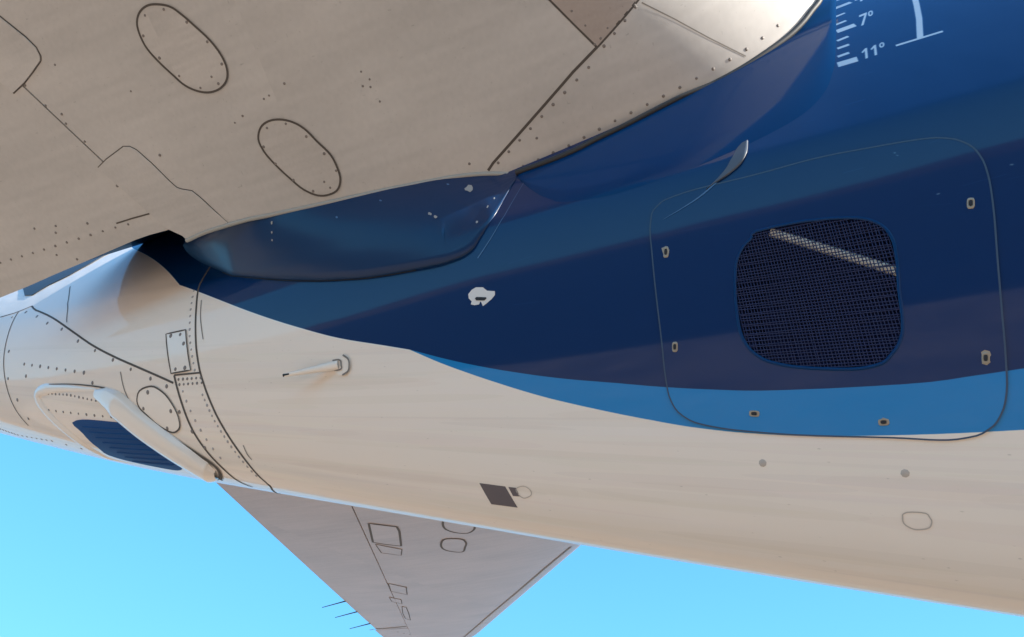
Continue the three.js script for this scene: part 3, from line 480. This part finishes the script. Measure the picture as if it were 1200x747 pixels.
// ---------------------------------------------------------------- stabilizers
// inner edge of the near one follows the fuselage
const rootMain = [[-0.0436,0.6143],[-0.0607,0.6133],[-0.0838,0.6114],[-0.1175,0.6031],[-0.1635,0.5959],[-0.2469,0.5923],[-0.327,0.5888],[-0.4177,0.5867],[-0.4964,0.5792],[-0.5758,0.572],[-0.6704,0.5614],[-0.7666,0.5517],[-0.8512,0.5416],[-0.9355,0.5375],[-1.032,0.536],[-1.1114,0.5622],[-1.2051,0.5844],[-1.3192,0.5987],[-1.4977,0.6161],[-1.6856,0.6307],[-1.8828,0.6448],[-1.9845,0.6531],[-2.0744,0.6546],[-2.1683,0.6534],[-2.258,0.644]];
const rootElev = [[-2.3164,0.6924],[-2.3945,0.6939],[-2.4602,0.6919],[-2.5878,0.681],[-2.7255,0.6686],[-2.8203,0.6604],[-2.918,0.6517],[-3.0202,0.6411],[-3.093,0.6342],[-3.2313,0.6226],[-3.4258,0.6146],[-3.6594,0.6173]];
const ZT = 6.3;
const cOf = (q) => (stabLE(q[1]) - q[0]) / stabChord(q[1]);
function wingSheet(inner, side, up, zTip, K = 40, kf = null) { // inner: [[c, z]] ordered from the leading edge aft
  const b = new MB(), rows = inner.map(([c, z]) => Array.from({ length: K + 1 }, (_, k) => { const t = Math.pow(k / K, 1.4), zz = lerp(z, zTip, t), p = stabP(kf ? kf(c, zz) : c, zz, up, side); return b.add(V(p), p[0] / 1.7, p[2] / 1.7); }));
  for (let i = 0; i + 1 < rows.length; i++) for (let k = 0; k < K; k++) (up ? b.quad(rows[i][k], rows[i][k + 1], rows[i + 1][k + 1], rows[i + 1][k]) : b.quad(rows[i][k], rows[i + 1][k], rows[i + 1][k + 1], rows[i][k + 1]));
  return b.geo();
}
function wingSide(list, side) { const b = new MB(); const A = list.map(([c, z]) => b.add(V(stabP(c, z, false, side)))), B = list.map(([c, z]) => b.add(V(stabP(c, z, true, side)))); for (let i = 0; i + 1 < list.length; i++) b.quad(A[i], B[i], B[i + 1], A[i + 1]); return b.geo(); }
function noseFill(z) { const o = []; for (let i = 0; i < 10; i++) o.push([.0001 + .02 * Math.pow(i / 10, 2), z]); return o; }
function densePairs(l, n) { return dense(l, n, false); }
{
  const main = rootMain.map(q => [cOf(q), q[1]]).sort((a, b) => a[0] - b[0]);
  const z0 = main[0][1], c0 = main[0][0], nose = []; for (let i = 0; i < 24; i++) nose.push([c0 * Math.pow(i / 24, 2), z0]);
  const inner = [...nose, ...densePairs(main, 5)], cH = inner[inner.length - 1][0];
  const stab = part('horizontal_stabilizer', [wingSheet(inner, 1, false, ZT), wingSheet(inner, 1, true, ZT), wingSide(inner, 1), wingSide([[0, ZT], [.05, ZT], [.2, ZT], [.4, ZT], [cH, ZT]], 1), wingSide([[cH, inner[inner.length - 1][1]], [cH, ZT]], 1)], M.stab, craft, { label: 'near horizontal stabilizer with oval covers in its pale underside' });
  const el = densePairs(rootElev.map(q => [Math.min(cOf(q), 1), q[1]]).filter((q, i, a) => !i || q[0] > a[i - 1][0]), 2); const last = el[el.length - 1]; if (last[0] < 1) el.push([1, last[1]]);
  const zE = 5.1, e0 = el[0][0]; el.unshift([cH + .002, el[0][1]]);
  part('elevator', [wingSheet(el, 1, false, zE), wingSheet(el, 1, true, zE), wingSide(el, 1), wingSide([[cH + .002, zE], [.85, zE], [1, zE]], 1), wingSide([[cH + .002, el[0][1]], [cH + .002, zE]], 1)], M.stab, stab);
  part('tip_panel', [wingSheet([[cH, zE + .006], [.85, zE + .006], [1, zE + .006]], 1, false, ZT, 4), wingSheet([[cH, zE + .006], [.85, zE + .006], [1, zE + .006]], 1, true, ZT, 4)], M.stab, stab);
  { // added sheet from the root rib to the fuselage, shades the tail top
    const g = (list) => { const b2 = new MB(), A = [], B = []; for (const [c, z] of list) { const q = stabP(c, z, true); A.push(b2.add(new THREE.Vector3(q[0], q[1] - .004, q[2] + .004))); B.push(b2.add(new THREE.Vector3(q[0], q[1] + 1.0, secW(q[0]) * .38))); } for (let i = 0; i + 1 < list.length; i++) b2.quad(A[i], B[i], B[i + 1], A[i + 1]); return b2.geo(); };
    part('gap_shade_sheet', [g([...inner.filter(q => q[0] > .3), ...el.filter(q => q[0] < .95)])], M.plateBlue, stab);
  }
  // root seal: black ahead, grey lip behind
  const edge = (px, r, m, name, drop, s = BODY) => part(name, tube(dense(px, 4).map(q => on(s, q, drop)), r, 8), m, stab);
  part('root_seal', tube([...dense([[-0.0147,0.6236],[-0.0354,0.6165],[-0.0564,0.609],[-0.0833,0.6056],[-0.1163,0.5987],[-0.1617,0.593],[-0.2451,0.5895],[-0.3253,0.5859],[-0.4137,0.5829]], 4).map(q => on(NEAR, q, .003)), ...dense([[-0.4966,105.36],[-0.575,104.12],[-0.6673,102.53],[-0.7606,101.16],[-0.8415,99.85],[-0.9245,99.18],[-1.0216,98.72]], 4).map(q => on(BODY, q, .008))], .0085, 8), M.seal, stab);
  edge([[-1.0328,0.5336],[-1.1122,0.5598],[-1.2066,0.5809],[-1.3207,0.5951],[-1.4994,0.6125],[-1.6875,0.6269],[-1.8849,0.641],[-1.9867,0.6492],[-2.0768,0.6507],[-2.1707,0.6494],[-2.2563,0.6405]], .008, M.lip, 'root_lip', .002, NEAR);
  // joints
  const J = (px, w, m = M.joint, smooth = false) => part('panel_joint', ribbon(NEAR, dense(px, 6, smooth), w, .0007), m, stab);
  J([[-1.1165,0.5715],[-1.093,0.5878],[-0.9308,0.6704],[-0.7777,0.748],[-0.6925,0.7846],[-0.5426,0.8541],[-0.4258,0.897]], .0105);
  J([[-0.6925,0.7846],[-0.7395,0.8638],[-0.7926,0.9534],[-0.8575,1.0656]], .0115);
  J([[-2.5916,1.3172],[-2.5661,1.2683]], .004, M.softJoint);
  J([[-0.5415,0.8412],[-0.466,0.7705],[-0.3869,0.6915],[-0.2979,0.6073]], .0045, M.softJoint);
  J([[-2.5048,0.7629],[-2.4276,0.7631],[-2.3497,0.761]], .007);
  const fair1 = dense([[-2.608,1.6439],[-2.5593,1.5134],[-2.5218,1.4627],[-2.4948,1.4229],[-2.4676,1.383],[-2.4498,1.3458],[-2.4508,1.3193],[-2.4592,1.3083],[-2.5104,1.288],[-2.5661,1.2683],[-2.6312,1.2532],[-2.7234,1.4165]], 4, false, true);
  part('hinge_cover', plate(NEAR, fair1, .004, .005, { rings: 5 }), M.stab, stab); J([[-2.5593,1.5134],[-2.5218,1.4627],[-2.4948,1.4229],[-2.4676,1.383],[-2.4498,1.3458],[-2.4508,1.3193],[-2.4592,1.3083]], .012, M.joint, false); J([[-2.4592,1.3083],[-2.5104,1.288],[-2.5661,1.2683],[-2.6312,1.2532]], .011);
  const fair2 = dense([[-2.4565,0.9502],[-2.4054,0.9664],[-2.3143,0.9856],[-2.2918,0.9794],[-2.2726,0.9627],[-2.2409,0.908],[-2.2089,0.8411],[-2.1928,0.8133],[-2.1767,0.8032],[-2.1415,0.7882],[-2.1221,0.7595],[-2.096,0.7112],[-2.0649,0.6583],[-2.1601,0.6544],[-2.2479,0.6479],[-2.3095,0.697],[-2.3844,0.8263]], 3, false, true);
  part('hinge_cover', plate(NEAR, fair2, .003, .004, { rings: 5 }), M.stab, stab); J([[-2.4565,0.9502],[-2.4054,0.9664],[-2.3143,0.9856]], .010); J([[-2.3143,0.9856],[-2.2918,0.9794],[-2.2726,0.9627],[-2.2409,0.908],[-2.2089,0.8411],[-2.1928,0.8133],[-2.1767,0.8032],[-2.1415,0.7882],[-2.1221,0.7595],[-2.096,0.7112],[-2.0665,0.6557]], .0075);
  // brown worn panel
  part('skin_panel', plate(NEAR, dense([[-0.6918,0.7866],[-0.7392,0.8648],[-0.792,0.9553],[-0.8575,1.0656],[-0.7109,1.1208],[-0.5106,0.9552],[-0.4258,0.897],[-0.542,0.856]], 5, false, true), .0008, .001, { rings: 6 }), M.worn, stab, { label: 'worn brownish panel with scratches' });
  // oval covers
  const oval = (px, rv) => { const o = dense(px, 4, true, true); part('access_panel', plate(NEAR, o, .002, .003, { rings: 5 }), M.cover, stab); part('panel_joint', ribbon(NEAR, o, .0085, .0028, { closed: true }), M.joint, stab); part('fastener', heads(NEAR, rv, .0055, .001, .002, 12), M.rivet, stab, { kind: 'stuff' }); };
  oval([[-2.0515,1.2909],[-2.0268,1.3181],[-1.9893,1.3285],[-1.953,1.3217],[-1.9121,1.3012],[-1.8872,1.2712],[-1.8601,1.228],[-1.8325,1.1796],[-1.8171,1.1321],[-1.8173,1.0915],[-1.8335,1.063],[-1.8663,1.0469],[-1.9074,1.0461],[-1.9468,1.0604],[-1.9842,1.09],[-2.0088,1.1288],[-2.0381,1.182],[-2.057,1.2341]], [[-1.9382,1.3023],[-2.0095,1.3077],[-2.0476,1.2593],[-2.0281,1.1867],[-1.9896,1.1205],[-1.9356,1.0676],[-1.8684,1.0606],[-1.828,1.1075],[-1.8433,1.178],[-1.8817,1.2473],[-1.881,1.0852]]);
  oval([[-1.8165,0.8725],[-1.7899,0.9027],[-1.7552,0.9114],[-1.7158,0.9051],[-1.6771,0.8858],[-1.6472,0.8559],[-1.6226,0.8089],[-1.5962,0.7584],[-1.5922,0.7138],[-1.5978,0.6824],[-1.6207,0.6554],[-1.6569,0.6484],[-1.6961,0.6562],[-1.7371,0.687],[-1.7675,0.7319],[-1.7952,0.7813],[-1.8155,0.8312]], [[-1.771,0.8946],[-1.702,0.8879],[-1.6522,0.8335],[-1.6164,0.7695],[-1.6002,0.7106],[-1.6442,0.6674],[-1.7073,0.6733],[-1.7583,0.7237],[-1.7955,0.787],[-1.8106,0.8463],[-1.6559,0.6901]]);
  // fasteners
  part('fastener', heads(NEAR, [...along([[-1.0775,0.5832],[-0.8885,0.6738],[-0.7317,0.7437]], 9, RV), ...along([[-0.6732,0.78],[-0.5602,0.8384]], 4, RV), ...along([[-1.0065,0.5515],[-0.8715,0.5629],[-0.7024,0.5863],[-0.5542,0.6017],[-0.4144,0.6161],[-0.264,0.6224],[-0.1884,0.6277]], 17, RV), ...[[-0.9395,0.6141],[-1.1668,0.6072]]], .0055, .0012, 0, 21), M.rivet, stab, { kind: 'stuff' });
  part('fastener', heads(NEAR, [...along([[-3.1215,0.7484],[-2.9599,0.7487],[-2.8133,0.7501],[-2.6726,0.751],[-2.5374,0.7516],[-2.4579,0.7484]], 12, RV), ...[[-2.7668,0.8152],[-2.7841,0.7931],[-2.8379,0.7186],[-2.7577,0.6841],[-2.8672,0.8287],[-2.6254,0.7917],[-2.4201,0.8778],[-2.1961,0.9248],[-2.3048,0.9715],[-2.2489,0.9072],[-2.3907,0.9537],[-2.3741,0.9551],[-2.4059,0.9488],[-2.0891,0.6734],[-2.1073,0.723],[-2.1494,0.7873],[-2.5497,1.294],[-2.5801,1.2862],[-2.5723,1.2756],[-2.5372,1.2793],[-2.4917,1.3422],[-2.4756,1.3428],[-2.4914,1.3124],[-2.5225,1.4472],[-2.5636,1.3419],[-2.5682,1.2605],[-2.5321,1.1828],[-2.4902,1.1113],[-2.4546,1.0409],[-2.4872,1.1419]], ], .0052, .0012, .001, 22), M.rivet, stab, { kind: 'stuff' });
  part('fastener', heads(NEAR, [[-1.3962,0.9506],[-1.379,0.923],[-1.4079,0.9122],[-1.3852,0.9026],[-1.3732,0.8564],[-1.7187,0.9793],[-1.7404,0.9754],[-1.6523,0.9951],[-1.8368,0.9511],[-1.8734,0.9403],[-0.735,0.8931],[-0.7089,0.8463],[-0.6507,0.8187],[-0.6768,0.8014],[-0.6975,0.7931],[-0.5613,0.843],[-2.4137,1.2813],[-2.186,1.1307]], .0045, .001, 0, 23), M.rivet, stab, { kind: 'stuff' });
}
{ // far stabilizer
  const cH = .75, Z = .3, inner = [], nose = []; for (let i = 0; i <= 30; i++) inner.push([cH * Math.pow(i / 30, 1.8), Z]);
  const zE = 5.1, el = []; for (let i = 0; i <= 8; i++) el.push([lerp(cH + .002, 1, i / 8), Z]);
  const s = -1, stab = part('horizontal_stabilizer', [wingSheet(inner, s, false, ZT), wingSheet(inner, s, true, ZT), wingSide([[0, ZT], [.05, ZT], [.2, ZT], [.4, ZT], [cH, ZT]], s), wingSide([[cH, Z], [cH, ZT]], s)], M.farStabShaded, craft, { label: 'far horizontal stabilizer beyond the belly, with static wicks' });
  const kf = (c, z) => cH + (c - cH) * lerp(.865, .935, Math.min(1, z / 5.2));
  part('elevator', [wingSheet(el, s, false, zE, 40, kf), wingSheet(el, s, true, zE, 40, kf), wingSide([[cH + .002, zE], [.85, zE], [.98, zE]], s), wingSide([[cH + .002, Z], [cH + .002, zE]], s)], M.farStabShaded, stab);
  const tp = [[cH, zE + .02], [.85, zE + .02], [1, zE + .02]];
  part('tip_panel', [wingSheet(tp, s, false, ZT, 4), wingSheet(tp, s, true, ZT, 4), wingSide(tp, s)], M.farStabShaded, stab);
  const J = (px, w, m = M.softJoint, smooth = false, closed = false) => part('panel_joint', ribbon(FAR, dense(px, 5, smooth, closed), w, .0028, { closed }), m, stab);
  J([[-2.0534,-2.933],[-2.4205,-3.4095],[-2.9899,-4.1721],[-3.6016,-4.9766],[-4.4267,-6.0858],[-5.1681,-6.9998]], .02);
  J([[-5.027,-5.0446],[-4.7913,-5.0314],[-4.5627,-5.0053]], .03);
  J([[-2.4322,-1.7544],[-2.3864,-1.6985],[-2.2858,-1.8376],[-2.305,-1.912],[-2.3507,-1.9954],[-2.4205,-2.0444],[-2.4742,-1.9893],[-2.4878,-1.8927]], .014, M.joint, true, true);
  J([[-2.6713,-2.186],[-2.5985,-2.105],[-2.5157,-2.1535],[-2.5261,-2.2472],[-2.5798,-2.3437],[-2.6604,-2.4559],[-2.7172,-2.3931],[-2.7239,-2.3092]], .014, M.joint, true, true);
  for (const [px, w] of [[[[-2.8338,-1.5958],[-2.7216,-1.7237],[-2.7612,-1.8199],[-2.9303,-2.1275],[-2.9969,-2.0497],[-3.043,-1.9722]], .014], [[[-3.0568,-2.0241],[-2.9708,-2.2071],[-3.0591,-2.3463],[-3.1412,-2.2318]], .009], [[[-3.6163,-3.0989],[-3.5647,-3.2852],[-3.7082,-3.5464],[-3.7551,-3.3669]], .011], [[[-4.0252,-4.0035],[-4.0125,-4.0569],[-4.1281,-4.2953],[-4.3261,-4.68],[-4.3202,-4.571],[-4.1972,-4.3124]], .009], [[[-3.9005,-3.58],[-3.8673,-3.7202],[-3.9619,-3.8956],[-3.9809,-3.7548]], .008]]) { part('access_panel', plate(FAR, dense(px, 3, false, true), .002, .003, { rings: 3 }), M.farStabShaded, stab); J(px, w, M.joint, false, true); }
  const oc = (px) => part('access_panel', plate(FAR, dense(px, 3, true, true), .002, .003, { rings: 3 }), M.farStabShaded, stab);
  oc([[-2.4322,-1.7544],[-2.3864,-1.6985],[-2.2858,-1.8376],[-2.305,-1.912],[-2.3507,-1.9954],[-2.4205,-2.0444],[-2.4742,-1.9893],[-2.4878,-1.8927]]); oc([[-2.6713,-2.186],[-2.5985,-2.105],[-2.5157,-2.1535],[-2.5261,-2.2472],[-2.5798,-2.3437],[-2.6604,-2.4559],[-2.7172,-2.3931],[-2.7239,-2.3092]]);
  part('fastener', heads(FAR, along([[-4.8345,-5.2937],[-4.8103,-5.5057]], 3, RV), .012, .002, 0, 5), M.rivet, stab, { kind: 'stuff' });
  // static wicks on the trailing edge
  for (const z of [3.62, 4.1, 4.72]) { const c = cH + .25 * lerp(.865, .935, z / 5.2) - .004, a = V(stabP(c, z, false, -1)), d = new THREE.Vector3(-.97, -.06, -.1); part('static_wick', tube([a, a.clone().addScaledVector(d, .1), a.clone().addScaledVector(d, .26)], [.006, .0045, .003], 6), M.wick, stab); }
}
{ // fin above the tail
  const b = new MB(), P = [[2.2, 4.7], [-2.2, 4.85], [-3.6, 9.3], [-1.5, 9.3]], o = [];
  const sh = new THREE.Shape(P.map(q => new THREE.Vector2(q[0], q[1])));
  const g = new THREE.ExtrudeGeometry(sh, { depth: .16, bevelEnabled: true, bevelThickness: .08, bevelSize: .08, bevelSegments: 3 }); g.translate(0, 0, -.08);
  part('tail_fin', g, M.plateBlue, craft);
}
for (const t of [M.paint.map]) { t.wrapS = t.wrapT = THREE.ClampToEdgeWrapping; }

const renderer = new THREE.WebGLRenderer({ antialias: true });
renderer.setSize(1024, 637);
renderer.toneMapping = THREE.LinearToneMapping; renderer.toneMappingExposure = EXPOSURE;
renderer.shadowMap.enabled = true;
renderer.render(scene, camera);
